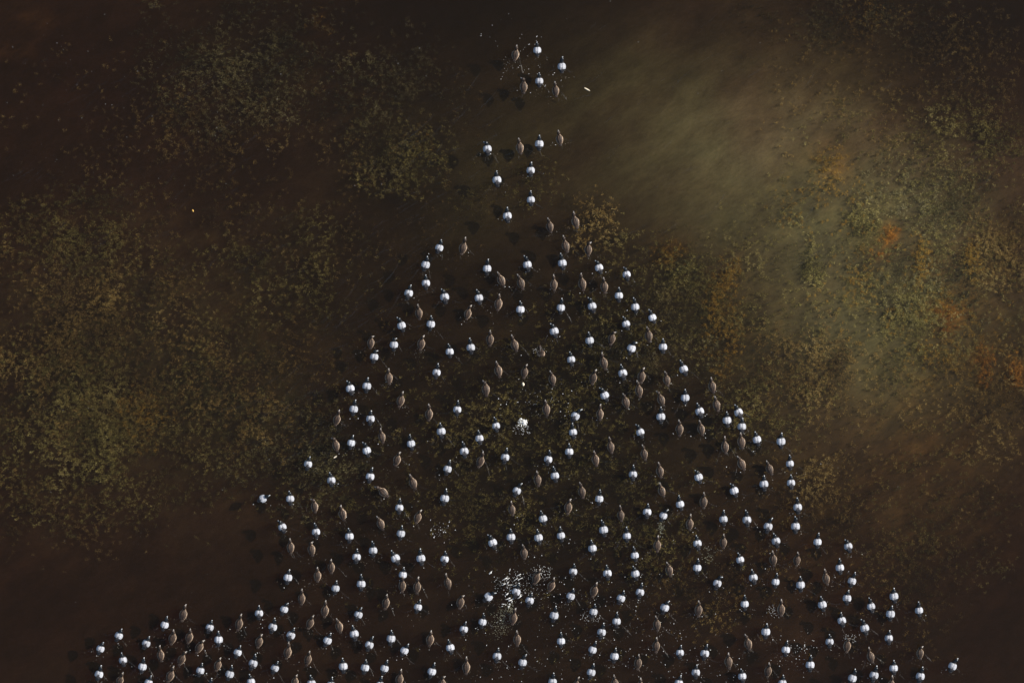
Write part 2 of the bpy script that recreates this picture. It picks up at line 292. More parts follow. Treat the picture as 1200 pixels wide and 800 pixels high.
WEEDS = [
    (285, 60, 95, 80, 120, W_DARK, .22, 'dark olive pondweed under the water left of the flock tip, near the top edge'),
    (250, 150, 80, 50, 70, W_BROWN, .35, 'sunken brown pondweed below the dark weed near the top left'),
    (455, 110, 70, 70, 110, W_DARK, .25, 'dark weed patch just left of the flock tip'),
    (470, 178, 50, 42, 150, W_OLIVE, .14, 'yellow-olive weed clump left of the leading ducks'),
    (110, 285, 90, 55, 120, W_OLIVE, .24, 'olive pondweed patch by the left edge, upper half'),
    (85, 395, 120, 95, 130, W_BROWN, .16, 'dense brown-olive weed mat against the left edge'),
    (120, 500, 140, 90, 140, W_OLIVE, .18, 'largest olive weed mat, left edge below the middle'),
    (335, 310, 70, 60, 90, W_OLIVE, .25, 'thin olive weed between left edge and flock'),
    (285, 460, 80, 70, 110, W_BROWN, .22, 'brown-olive weed left of the flock shoulder'),
    (50, 600, 110, 50, 60, W_BROWN, .4, 'sunken brown weed in the lower left'),
    (370, 540, 80, 65, 130, W_DARK, .14, 'dark weed under the ducks on the left flank'),
    (415, 585, 22, 18, 150, W_OLIVE, .08, 'small mossy green clump under left flank ducks'),
    (790, 350, 85, 65, 150, W_OLIVE, .12, 'olive weed patch at the right shoulder of the flock'),
    (770, 405, 70, 50, 130, W_DARK, .12, 'dark weed under the right shoulder ducks'),
    (786, 297, 16, 16, 320, W_GOLD, .08, 'golden weed tuft right of the flock shoulder'),
    (805, 318, 26, 22, 230, W_OLIVE, .08, 'yellow-green tuft beside the golden weed'),
    (852, 325, 16, 26, 260, W_GOLD, .08, 'golden weed tuft standing alone in pale murk'),
    (850, 385, 20, 50, 170, W_GOLD, .12, 'tall strip of yellow weed right of the flock'),
    (950, 435, 80, 50, 150, W_BROWN, .12, 'brown-olive weed mat right of the flock, mid height'),
    (900, 475, 60, 40, 120, W_OLIVE, .14, 'olive weed by the right flank ducks'),
    (1090, 225, 60, 42, 195, W_DARK, .14, 'dark weed clump near right edge, upper half'),
    (1010, 262, 18, 26, 330, W_OLIVE, .08, 'small olive tuft left of orange algae'),
    (957, 305, 14, 26, 330, W_OLIVE, .08, 'narrow yellow-olive tuft in pale murk'),
    (1120, 335, 70, 45, 165, W_DARK, .14, 'dark weed around the orange spots at right'),
    (1180, 290, 40, 40, 180, W_BROWN, .12, 'brown weed touching the right edge'),
    (1065, 370, 40, 32, 210, W_OLIVE, .10, 'olive tuft below the orange algae'),
    (1150, 465, 70, 55, 165, W_BROWN, .16, 'brown weed near the right edge, mid height'),
    (1140, 165, 60, 40, 165, W_OLIVE, .16, 'olive weed near the right edge, upper third'),
    (1000, 15, 100, 32, 135, W_DARK, .3, 'dim dark weed at the top edge, right side'),
    (1125, 60, 60, 45, 120, W_BROWN, .3, 'dim brown weed in the top right corner'),
    (620, 480, 100, 60, 110, W_OLIVE, .12, 'olive weed in the middle of the flock'),
    (690, 410, 80, 45, 100, W_OLIVE, .12, 'olive weed under upper middle ducks'),
    (735, 600, 85, 60, 100, W_OLIVE, .12, 'mossy weed under lower middle ducks'),
    (560, 600, 80, 50, 70, W_OLIVE, .16, 'thin weed under lower left middle ducks'),
    (830, 690, 90, 50, 70, W_BROWN, .2, 'thin brown weed under lower right ducks'),
    (695, 258, 26, 32, 150, W_BROWN, .08, 'brown weed tuft beside the upper right ducks'),
    (740, 285, 28, 26, 110, W_OLIVE, .12, 'faint olive tuft right of upper ducks'),
    (590, 215, 55, 30, 100, W_OLIVE, .14, 'weed under the narrow neck of the flock'),
    (950, 575, 45, 70, 90, W_BROWN, .2, 'thin weed along the right flank'),
    (1090, 620, 80, 65, 70, W_OLIVE, .3, 'dim olive weed in the lower right'),
    (1070, 700, 60, 60, 60, W_BROWN, .3, 'dim brown weed beside the last right ducks'),
    (150, 250, 190, 150, 22, W_BROWN, .30, 'thin sunken weed over the whole upper left'),
    (230, 420, 200, 160, 26, W_OLIVE, .26, 'thin sunken weed joining the left weed mats'),
    (400, 210, 130, 150, 22, W_BROWN, .28, 'thin sunken weed between top left beds and flock neck'),
    (1080, 310, 130, 170, 60, W_OLIVE, .26, 'thin weed joining the clumps at the right edge'),
    (1070, 100, 140, 85, 45, W_BROWN, .22, 'thin sunken weed in the upper right'),
    (900, 330, 90, 90, 26, W_OLIVE, .2, 'sparse weed in the pale murk right of the flock'),
    (650, 560, 240, 170, 16, W_OLIVE, .14, 'sparse weed beneath the whole flock'),
    (1000, 600, 170, 120, 20, W_BROWN, .24, 'thin sunken weed along the lower right'),
    (1046, 274, 8, 9, 420, W_RUST, .05, 'bright orange weed tips near the right edge'),
    (1036, 294, 12, 10, 260, W_RUST, .08, 'duller orange weed just below the bright tips'),
    (1112, 370, 12, 16, 300, W_RUST, .08, 'orange weed tuft right of the olive tuft'),
    (1155, 428, 11, 20, 300, W_RUST, .08, 'tall orange weed tuft near the right edge'),
    (1192, 440, 10, 20, 300, W_RUST, .08, 'orange weed tuft touching the right edge'),
    (1082, 305, 10, 22, 220, W_GOLD, .09, 'amber weed strip between the orange tufts'),
    (1142, 305, 9, 22, 240, W_GOLD, .07, 'thin golden weed strip near the right edge'),
    (1130, 400, 60, 70, 60, W_GOLD, .22, 'loose golden weed among the orange tufts at right'),
    (1030, 330, 60, 60, 45, W_GOLD, .22, 'loose golden weed left of the orange tufts'),
    (960, 240, 50, 30, 50, W_GOLD, .22, 'faint golden weed across the pale murk'),
    (1010, 25, 30, 20, 90, W_GOLD, .2, 'amber weed at the top edge, right of the flock'),
    (855, 345, 30, 50, 70, W_OLIVE, .1, 'olive weed around the golden strip'),
    (978, 190, 20, 18, 120, W_GOLD, .14, 'faint amber weed in the pale murk above'),
    (490, 168, 16, 14, 160, W_GOLD, .12, 'golden tips on the weed clump left of leading ducks'),
    (372, 25, 10, 22, 160, W_GOLD, .22, 'amber weed at the top edge, left of the flock'),
    (165, 490, 30, 30, 90, W_GOLD, .16, 'golden tips in the largest left weed mat'),
]
tot = 0
for i, (cx, cy, rx, ry, dn, mt_, dp, lb) in enumerate(WEEDS):
    tot += weed_bed(cx, cy, rx, ry, dn, mt_, dp, lb, 300 + i) or 0
print('weed triangles', tot)

# ------------------------------------------------------------------ duck meshes
SEG = 18
def spine(hen):
    # y, z, half width, half height, tangent angle (0 = forward, 90 = up), neck weight for turning
    S = [(-.168, .040, .016, .004, 0, 0), (-.160, .038, .036, .012, 0, 0), (-.138, .034, .060, .028, 0, 0), (-.110, .031, .076, .044, 0, 0),
         (-.075, .030, .095, .056, 0, 0), (-.035, .030, .106, .064, 0, 0), (.005, .030, .107, .066, 0, 0), (.040, .031, .096, .064, 0, 0),
         (.070, .034, .075, .058, 6, 0), (.092, .040, .060, .050, 22, 0), (.108, .054, .053, .044, 50, .1), (.117, .074, .046, .040, 76, .35),
         (.122, .096, .044, .040, 84, .7), (.127, .114, .047, .043, 72, 1), (.138, .131, .049, .042, 42, 1), (.155, .140, .045, .037, 12, 1),
         (.170, .139, .032, .026, -12, 1), (.179, .135, .018, .014, -20, 1), (.184, .133, .004, .004, -20, 1)]
    if hen: S = [(y * .98 if y < .09 else y + .002, z, w * (.88 if y < .06 else .80 if y < .09 else .70 if n < 1 else .88), h * .94, a, n) for (y, z, w, h, a, n) in S]
    return S
def body_mesh(hen, turn, stretch=0.0):
    S = spine(hen); V, F, MI = [], [], []
    for (y, z, w, h, a, nk) in S:
        a = math.radians(a); uy, uz = -math.sin(a), math.cos(a)
        for s in range(SEG):
            t = 2 * math.pi * s / SEG
            c_, s_ = math.cos(t), math.sin(t)
            ww = w * (abs(c_) ** .9) * (1 if c_ >= 0 else -1)
            p = Vector((ww, y + uy * h * s_, z + uz * h * s_))
            if nk > 0:
                p.y += stretch * nk * 0.03; p.z -= stretch * nk * 0.012
                ax = Vector((0, .127 + stretch * nk * .03, 0)); q = p - ax; th = turn * nk
                p = Vector((q.x * math.cos(th) - q.y * math.sin(th), q.x * math.sin(th) + q.y * math.cos(th), q.z)) + ax
            V.append(p)
    for i in range(len(S) - 1):
        ym = (S[i][0] + S[i + 1][0]) / 2; nk = S[i][5]
        for s in range(SEG):
            F.append((i * SEG + s, i * SEG + (s + 1) % SEG, (i + 1) * SEG + (s + 1) % SEG, (i + 1) * SEG + s))
            ang = 2 * math.pi * (s + .5) / SEG; up = math.sin(ang)
            if not hen:
                if nk >= .35: mi = 2
                elif ym > .074 or ym < -.08: mi = 1
                else: mi = 0
            else:
                if ym > .176: mi = 3
                elif nk >= .35: mi = 2
                elif ym < -.125: mi = 0
                elif up < .64: mi = 1
                else: mi = 0
            MI.append(mi)
    mats = [M_WHITE, M_BLACK, M_HEAD] if not hen else [M_BROWN, M_FLANK, M_BHEAD, M_FACE]
    me = make_mesh('hen_body' if hen else 'drake_body', V, F, mats, True, MI)
    bm_close(me, len(S), SEG)
    return me
def bm_close(me, rings, seg):
    import bmesh
    bm = bmesh.new(); bm.from_mesh(me); bm.verts.ensure_lookup_table()
    bm.faces.new([bm.verts[s] for s in range(seg)][::-1]); bm.faces.new([bm.verts[(rings - 1) * seg + s] for s in range(seg)])
    for f in bm.faces: f.smooth = True
    bmesh.ops.recalc_face_normals(bm, faces=bm.faces); bm.to_mesh(me); bm.free()
def top_z(hen, x, y):
    S = spine(hen)[:10]
    ys = [s[0] for s in S]; y = min(max(y, ys[0]), ys[-1])
    z = np.interp(y, ys, [s[1] for s in S]); w = np.interp(y, ys, [s[2] for s in S]); h = np.interp(y, ys, [s[3] for s in S])
    return z + h * math.sqrt(max(0.0, 1 - min(1, abs(x) / w) ** 2))
def wing_mesh(hen, sgn, var=0):
    k = .78 if hen else 1.0; nu, nv = 13, 7
    V, F, MI = [], [], []
    for layer in (0, 1):
        for i in range(nu):
            u = i / (nu - 1); y = .068 - .205 * u
            cx_ = (.040 * (1 - u) ** .7 * min(1, .72 + u * 1.6) + .010 * min(1, .5 + u)) * k; hw = (.040 * math.sin(math.pi * min(1, u * .86 + .14)) ** .75 + .0015) * k * (1 - .35 * u)
            if .1 < u < .85: hw = max(hw, cx_ - .0012)
            for j in range(nv):
                v = -1 + 2 * j / (nv - 1); x = sgn * (cx_ + v * hw)
                z = top_z(hen, x, y) + (.0035 * (1 - v * v) * (1 - .3 * u) + .0012 if layer == 0 else -.006)
                if u > .75: z = max(z, .050) if layer == 0 else max(z, .042)
                V.append((x, y, z))
    n1 = nu * nv
    for i in range(nu - 1):
        for j in range(nv - 1):
            a, b, c_, d = i * nv + j, i * nv + j + 1, (i + 1) * nv + j + 1, (i + 1) * nv + j
            j2 = j if sgn > 0 else j; dark = i >= (8, 7, 9)[var] or (i >= (6, 5, 8)[var] and j2 <= (0, 1, 0)[var])
            mi_ = 1 if dark else (2 if i >= (5, 4, 6)[var] and j2 <= (3, 3, 2)[var] else 0)
            F.append((a, b, c_, d)); MI.append(mi_); F.append((n1 + d, n1 + c_, n1 + b, n1 + a)); MI.append(mi_)
    edge = [j for j in range(nv)] + [i * nv + nv - 1 for i in range(1, nu)] + [(nu - 1) * nv + j for j in range(nv - 2, -1, -1)] + [i * nv for i in range(nu - 2, 0, -1)]
    for q in range(len(edge)):
        a, b = edge[q], edge[(q + 1) % len(edge)]; F.append((b, a, n1 + a, n1 + b)); MI.append(0)
    me = make_mesh('wing', V, F, [M_BWING, M_BHEAD, M_BROWN] if hen else [M_WHITE, M_DGREY, M_GREY], True, MI)
    import bmesh
    bm = bmesh.new(); bm.from_mesh(me); bmesh.ops.recalc_face_normals(bm, faces=bm.faces); bm.to_mesh(me); bm.free()
    return me
def loft(name, rings, mats, mis=None):
    n = len(rings[0]); V = [p for r_ in rings for p in r_]; F = []; MI = []
    for i in range(len(rings) - 1):
        for s in range(n):
            F.append((i * n + s, i * n + (s + 1) % n, (i + 1) * n + (s + 1) % n, (i + 1) * n + s)); MI.append(mis[i] if mis else 0)
    me = make_mesh(name, V, F, mats, True, MI); bm_close(me, len(rings), n); return me
def bill_mesh(hen):
    R = []
    for (y, z, w, h) in ((.040, .133, .013, .012), (.052, .130, .0135, .009), (.066, .126, .0150, .0065), (.078, .123, .0155, .0055), (.085, .121, .011, .005), (.088, .120, .004, .003)):
        R.append([(w * math.cos(t), y, z + h * math.sin(t)) for t in [2 * math.pi * s / 10 for s in range(10)]])
    return loft('bill', R, [M_HBILL if hen else M_BILL, M_NAIL], [0, 0, 0, 0, 1])
def tail_mesh(hen):
    R = []; k = .85 if hen else 1
    for (y, z, w, h) in ((-.130, .046, .040, .010), (-.155, .047, .050, .006), (-.178, .048, .043, .004), (-.190, .049, .022, .002)):
        R.append([(k * w * math.cos(t), y * (1.05 if hen else 1), z + h * math.sin(t)) for t in [2 * math.pi * s / 10 for s in range(10)]])
    return loft('tail', R, [M_BHEAD if hen else M_BLACK])
TURNS = [-1.15, -.6, -.25, 0, .25, .6, 1.15]
BODY = {(h, i, s): body_mesh(h, t, s) for h in (False, True) for i, t in enumerate(TURNS) for s in (0.0, 1.0)}
WING = {(h, s, v): wing_mesh(h, s, v) for h in (False, True) for s in (-1, 1) for v in range(3)}
BILL = {h: bill_mesh(h) for h in (False, True)}; TAIL = {h: tail_mesh(h) for h in (False, True)}

# ------------------------------------------------------------------ where the ducks swim: sex, back x y, head x y (in sixths of a picture unit from the zone's corner), bill turn
ZONES = [
 (540, 20, 6.667, "f 428 290 438 235, m 597 258 595 195, m 788 385 788 330, m 613 500 613 435, f 490 540 490 485 L, f 740 570 735 515"),
 (540, 140, 6.667, "m 207 228 200 170 L, f 460 215 452 160, m 613 188 615 128, f 770 150 760 90, m 545 395 545 315, m 282 470 275 395, m 547 625 542 555, m 362 750 355 685"),
 (460, 240, 6, "f 1105 148 1097 95, m 330 300 350 250, f 497 298 508 255, m 233 418 250 365, m 235 548 235 490, m 115 618 128 565, m 366 645 357 590 l, m 665 445 668 388, m 947 418 938 365 l, f 762 525 740 475, f 900 545 885 500, f 1133 555 1130 505, m 606 652 595 595, f 745 690 752 632, m 898 733 900 675, f 185 755 180 705, f 530 760 543 710 r"),
 (640, 240, 6, "f 203 115 185 55, f 135 285 122 235, f 295 310 295 265 R, m 113 408 103 350, m 370 440 350 383 l, m 565 488 553 428 l, f 253 550 243 495, f 408 570 403 510, m 510 635 508 578, m 103 720 108 660, m 322 710 307 655 l, m 625 715 618 658, m 745 790 730 755"),
 (400, 360, 6, "m 422 125 403 65 l, m 630 115 640 55, f 208 245 212 200 R, m 370 260 372 205 R, f 562 250 570 200 r, m 762 310 758 250, m 910 280 905 222, f 1045 220 1047 165, m 232 345 240 298 R, m 670 455 680 400, f 1103 440 1090 380, f 333 490 328 435, m 62 568 50 515 l, m 180 550 187 495, f 1015 570 1010 530 l, f 418 650 430 595, m 88 712 98 650, f 617 745 620 690, m 815 715 820 657, m 205 780 208 730"),
 (580, 360, 6, "m 415 165 400 110 l, m 665 230 658 170, f 822 215 832 170 R, m 920 115 900 60, m 1105 85 1092 35, f 1080 195 1073 145, m 960 285 978 238 R, m 1180 275 1178 220, f 137 260 120 205, m 535 365 527 305, f 762 385 748 335, f 208 450 215 400 r, m 897 460 882 400, f 1030 480 1035 430 r, f 402 500 393 450, f 690 490 697 445 r, f 1010 580 1000 525, m 770 615 745 560 l, f 917 660 905 620, m 1165 765 1163 705, f 360 710 355 665, m 567 760 600 715 r, f 738 745 738 690"),
 (760, 360, 6, "m 245 432 223 375, f 125 505 115 455, m 257 632 257 570, f 445 550 433 500, f 475 680 463 635, m 358 728 340 675, m 630 735 605 680, f 85 645 68 600 l, m 550 790 545 745"),
 (300, 480, 6, "f 570 62 583 15, f 562 245 552 200 L, m 670 230 682 170, m 778 283 765 235 l, f 885 185 875 135, m 1090 235 1080 180, f 993 345 1005 295 r, m 367 378 380 320, m 530 492 527 440, m 803 465 815 405, f 1103 508 1085 455, f 890 575 855 545 l, m 52 622 95 600, m 240 622 238 570, f 412 675 407 628 L, f 608 725 597 675, m 1008 685 1013 622, f 1138 750 1150 708 r"),
 (490, 480, 6, "m 162 148 157 90, m 547 110 538 50, m 430 198 422 148, m 323 288 317 235, f 440 355 460 300, m 208 413 225 360, m 612 330 625 265, m 187 618 198 560, m 1088 155 1080 100, m 1062 292 1062 235, m 915 345 928 290, m 960 460 950 405, f 838 485 830 415, m 695 565 717 517 r, f 657 695 648 640, f 1150 570 1140 515, f 1055 680 1060 630 r, m 877 762 862 705"),
 (680, 480, 6, "m 420 155 400 105 l, f 697 130 697 75, f 848 130 838 85, m 1030 88 1025 40, f 212 255 203 205, f 105 345 95 290, f 447 305 437 250, f 1015 255 1008 200, f 1130 220 1120 170, m 370 450 372 385, f 558 425 547 365, m 830 470 812 415 l, f 1130 375 1103 320, m 1080 565 1063 512 l, f 570 565 550 510, m 133 622 137 568, m 700 660 685 602, f 865 640 865 590, m 470 715 475 650, m 585 740 612 685 r, f 283 735 278 685, m 1005 765 1000 705, m 1170 770 1165 712"),
 (820, 480, 6, "m 295 115 295 60, m 400 205 383 150, m 570 218 568 155, m 632 375 625 305, f 487 410 468 365, m 450 518 445 460, m 640 510 636 455, m 687 680 682 620"),
 (300, 590, 6, "m 185 160 165 105 l, m 422 195 418 145, m 657 225 657 160, f 875 135 852 75, m 1020 205 1030 150, f 243 300 240 245, f 390 315 382 265 R, m 823 325 822 265, m 707 370 712 315, m 980 380 955 330, m 1158 380 1150 320, m 225 515 235 450, f 530 440 528 385, f 433 500 433 440, m 560 590 570 530, m 740 560 742 495, m 1033 495 1042 435, f 1028 572 1030 520, f 1133 578 1137 525, f 322 660 325 610, m 200 738 225 682 r, m 22 765 25 700, f 485 745 490 690, m 722 775 745 720, f 915 690 925 632, m 1140 722 1160 662"),
 (490, 590, 6, "m 187 385 198 325, m 522 270 500 215 l, m 652 230 648 165, m 845 235 835 175, m 1003 220 993 165, f 743 340 737 290, m 1090 473 1102 412, f 207 550 195 500, f 297 685 303 640 R, m 497 650 540 615 r, m 690 615 712 545, f 832 515 850 470, f 938 570 958 525, m 785 675 805 612, m 1073 645 1098 590, m 957 780 967 735"),
 (680, 590, 6, "f 768 135 768 80, m 163 180 155 118, m 327 222 325 172, m 85 310 78 255, m 382 360 372 302, f 540 285 540 230, m 822 275 810 215, f 1005 265 1007 205, m 1122 390 1108 340, m 190 485 185 430, m 385 487 373 430, f 623 460 612 415, m 822 445 827 385, m 963 555 978 508 R, f 97 605 110 552, m 287 660 313 607, m 420 618 432 562, m 595 725 615 677 r, f 830 740 832 690, m 1155 700 1153 635, m 93 755 107 700"),
 (870, 590, 6, "m 180 155 193 102 r, m 372 155 372 95, m 235 258 222 205, m 527 265 530 200, m 742 295 725 235 l, f 215 385 210 335, f 382 390 388 335, m 75 515 63 458, m 232 545 238 487, m 407 565 403 505, m 683 445 677 385, f 585 520 575 475, m 770 540 787 487, m 735 660 740 600, m 560 705 548 648, m 902 718 888 655, m 1063 645 1053 580, m 1040 770 1045 710, f 270 735 268 685"),
 (90, 667, 6, "f 750 310 762 255, m 620 385 642 325, m 298 460 325 408, m 168 552 193 495, m 490 515 518 460, f 675 475 690 415, f 793 470 808 410, m 937 402 963 338, f 1143 375 1157 310, m 998 488 1000 430, f 865 540 890 492 r, f 590 595 585 545, f 740 625 765 570 r, m 325 632 317 575, m 463 678 475 620, m 158 732 177 668, f 305 775 325 730, f 660 740 683 685, m 507 790 530 742, m 870 705 888 652, f 993 665 1012 605, m 1133 578 1160 517, m 1077 730 1100 668, m 935 825 948 780"),
 (270, 667, 6, "m 300 400 320 342, f 563 370 583 318, f 765 395 755 345, m 870 448 860 395, m 427 458 455 405, m 685 495 715 438, f 203 500 213 455 r, m 978 525 997 475, m 1130 480 1138 425, f 405 575 415 530, m 162 655 183 600, m 315 688 343 635, f 548 625 562 570, m 145 785 140 730, m 793 675 790 625, m 948 685 963 628, m 1085 690 1105 635, f 455 785 462 738 r, m 570 797 570 745, m 708 808 720 755, m 1052 808 1060 755"),
 (450, 667, 6, "m 693 365 705 305, m 562 415 573 365, f 910 335 920 275, f 325 485 333 430, m 465 545 453 490, f 935 485 933 435, m 145 565 175 515, m 795 605 805 543, m 975 648 990 590 r, m 338 712 358 655, f 578 680 580 630, f 110 765 122 705, f 410 800 412 755 R, m 1185 785 1190 735"),
 (630, 667, 6, "m 555 360 558 295, m 450 437 462 385, m 165 500 165 435, m 387 560 408 505, m 540 605 550 545, f 837 380 832 330, f 832 530 833 475, f 705 650 708 600, m 377 718 393 658, m 1000 580 1003 520, m 1175 585 1185 530, m 1112 718 1115 655, f 270 810 278 765 r, f 720 815 722 765, f 540 795 535 750, m 993 795 1003 740"),
 (810, 667, 6, "m 1057 355 1045 300, m 523 432 527 375, f 398 515 385 465, m 665 560 670 498, f 260 640 253 585, m 835 665 838 610, m 972 503 973 445, f 1095 530 1100 480 L, f 540 705 547 655, m 357 745 350 685, m 640 795 643 740, m 1133 760 1152 705"),
 (990, 667, 6, "m 520 283 513 222, m 137 408 122 352 l, m 308 478 307 420, f 178 605 160 550, f 527 580 525 530 R, m 342 688 340 625, m 205 738 220 678, m 530 745 542 690, m 757 675 785 615, f 325 805 328 755"),
]
DUCKS = []
for ox, oy, sc_, txt in ZONES:
    for it in txt.split(','):
        p = it.split(); bx, by, hx, hy = [float(q) for q in p[1:5]]
        X, Y = ox + bx / sc_, oy + by / sc_
        if any(math.hypot(X - d['x'], Y - d['y']) < 5.5 for d in DUCKS): print('double', X, Y); continue
        ang = math.atan2(-(hx - bx), -(hy - by))            # picture heading, 0 = up, + = to the left
        DUCKS.append(dict(hen=p[0] == 'f', x=X, y=Y, ang=ang, turn=p[5] if len(p) > 5 else ''))
nm = sum(not d['hen'] for d in DUCKS); print('ducks', len(DUCKS), 'drakes', nm, 'hens', len(DUCKS) - nm)

SPECIAL = []     # (x, y, label)
def special(x, y, lab): SPECIAL.append((x, y, lab))
special(629.5, 58.7, 'foremost white-backed drake at the very tip of the flock')
special(604.2, 63.5, 'brown hen left of the foremost drake at the flock tip')
special(658.2, 77.8, 'drake at the right of the small leading group of six')
special(632, 95, 'white drake between the two brown hens of the leading group')
special(613.5, 101, 'hen with bill turned left, lower left of the leading group')
special(651, 105.5, 'brown hen at the lower right of the leading group')
special(571, 174.2, 'white drake with bill turned left, left end of the second group')
special(655.5, 162.5, 'brown hen at the right end of the second row of four')
special(609, 172.2, 'hen between two drakes in the second row of four')
special(632, 168.2, 'drake between two hens in the second row of four')
special(308.7, 583.7, 'pale duck turned sideways, leftmost on the middle left flank')
special(448.3, 575.8, 'brown hen lying crosswise to the others on the left flank')
special(674.5, 486.7, 'drake heading right beside the round splash mid-flock')
special(605, 692.5, 'white drake in the thick of the big splash')
special(572.8, 698.3, 'pale drake heading right into the big splash from its left')
special(620.8, 702.5, 'white drake just below right of the big splash')
special(628.7, 675.8, 'pinkish brown hen ringed by spray at top of the big splash')
special(646.3, 685, 'pinkish brown hen just right of the big splash')
special(777.5, 603.3, 'drake with bill turned right, pale droppings trailing behind it')
special(1116.2, 779.5, 'lone drake farthest right, near the bottom right')
special(1076.7, 714.2, 'lone drake at the right end of the flock, above the bottom corner')
special(116.3, 789, 'leftmost drake at the bottom left end of the flock')
special(1077.8, 763.7, 'slim brown hen with head turned right near the bottom right')
special(471.3, 685.3, 'small duck half under water behind a white drake')

def place(d, me_body, wings, billr, pitch=0.0, z=0.0):
    hen = d['hen']; s = d['s']
    o = link('hen' if hen else 'drake', me_body, None, (wx(d['x']), wy(d['y']), z), d['rz'])
    o.rotation_euler = (pitch, d['roll'], d['rz']); o.scale = (s, s, s)
    wv_ = rnd.randrange(3)
    for sg in (-1, 1): link('wing', WING[(hen, sg, wv_)], o, (0, rnd.uniform(-.006, .006), rnd.uniform(-.001, .0015)), rnd.uniform(-.02, .02))
    b = link('bill', BILL[hen], o, (0, .127 + billr[1] * .03 + (.004 if hen else 0), -.012 * billr[1]), billr[0])
    link('tail', TAIL[hen], o)
    return o
def direction(a, b):
    g = math.degrees(math.atan2(a['y'] - b['y'], b['x'] - a['x'])) % 360
    return ['on its right', 'above right', 'above', 'above left', 'on its left', 'below left', 'below', 'below right'][int((g + 22.5) // 45) % 8]
BANDS = [(0, 240, 'neck'), (240, 340, 'upper rows'), (340, 440, 'upper middle rows'), (440, 540, 'middle rows'), (540, 630, 'lower middle rows'), (630, 715, 'lower rows'), (715, 900, 'bottom rows')]
for y0, y1, nm_ in BANDS:
    row = sorted([d for d in DUCKS if y0 <= d['y'] < y1], key=lambda d: d['x'])
    for i, d in enumerate(row):
        d['zone'] = nm_ + (', ' + ['left edge', 'left', 'centre', 'right', 'right edge'][min(4, 5 * i // len(row))] if y0 else '')
for d in DUCKS:
    near = sorted((q for q in DUCKS if q is not d), key=lambda q: math.hypot(q['x'] - d['x'], q['y'] - d['y']))[:6]
    d['near'] = [('hen ' if q['hen'] else 'drake ') + direction(d, q) for q in near]
def clues(d):
    """two neighbours that no other duck of this sex and zone has"""
    for b in range(1, 6):
        for a in range(0, b):
            A, B = d['near'][a], d['near'][b]
            if A != B and not any(q is not d and q['hen'] == d['hen'] and q['zone'] == d['zone'] and A in q['near'] and B in q['near'] for q in DUCKS): return A + ' and ' + B
    return d['near'][0] + ', ' + d['near'][1] + ', ' + d['near'][2]
seen = {}
rr = random.Random(23)
for d in DUCKS:
    t = {'L': 6, 'l': 5, 'R': 0, 'r': 1}.get(d['turn'])
    if t is None: t = rr.choice([2, 3, 3, 4])
    st = 1.0 if rr.random() < .4 else 0.0
    d['rz'] = d['ang'] * .95 if abs(d['ang']) < .9 else d['ang']
    d['roll'] = rr.uniform(-.06, .06); d['s'] = rr.uniform(.87, .98)
    if d['hen']: d['s'] *= 1.03
    z = rr.uniform(-.008, .006)
    if abs(d['x'] - 471.3) < 3 and abs(d['y'] - 685.3) < 3: z = -.055
    o = place(d, BODY[(d['hen'], t, st)], None, (TURNS[t], st), rr.uniform(-.04, .06), z)
    lab = None
    for sx, sy, sl_ in SPECIAL:
        if math.hypot(sx - d['x'], sy - d['y']) < 4: lab = sl_
    if lab is None:
        look = 'brown hen' if d['hen'] else 'white drake'
        look += {0: ' facing right', 1: ' facing right', 5: ' facing left', 6: ' facing left'}.get(t, '')
        lab = f"{look}, {d['zone']}, {clues(d)}"
        lab = lab.replace('on its ', '') if len(lab.split()) > 16 else lab
        if len(lab.split()) > 16: print('long', lab)
    if lab in seen: print('same label', lab)
    seen[lab] = 1
    tag(o, lab, 'duck', 'brown hens of the flock' if d['hen'] else 'white-backed drakes of the flock')

# a hen tipping forward to dive
dv = dict(hen=True, x=634, y=415, rz=.15, roll=.1, s=1.0)
o = place(dv, BODY[(True, 3, 0.0)], None, (0, 0), -1.0, -.02)
tag(o, 'hen tipping forward to dive, tail up, in the upper middle of the flock', 'duck', 'brown hens of the flock')

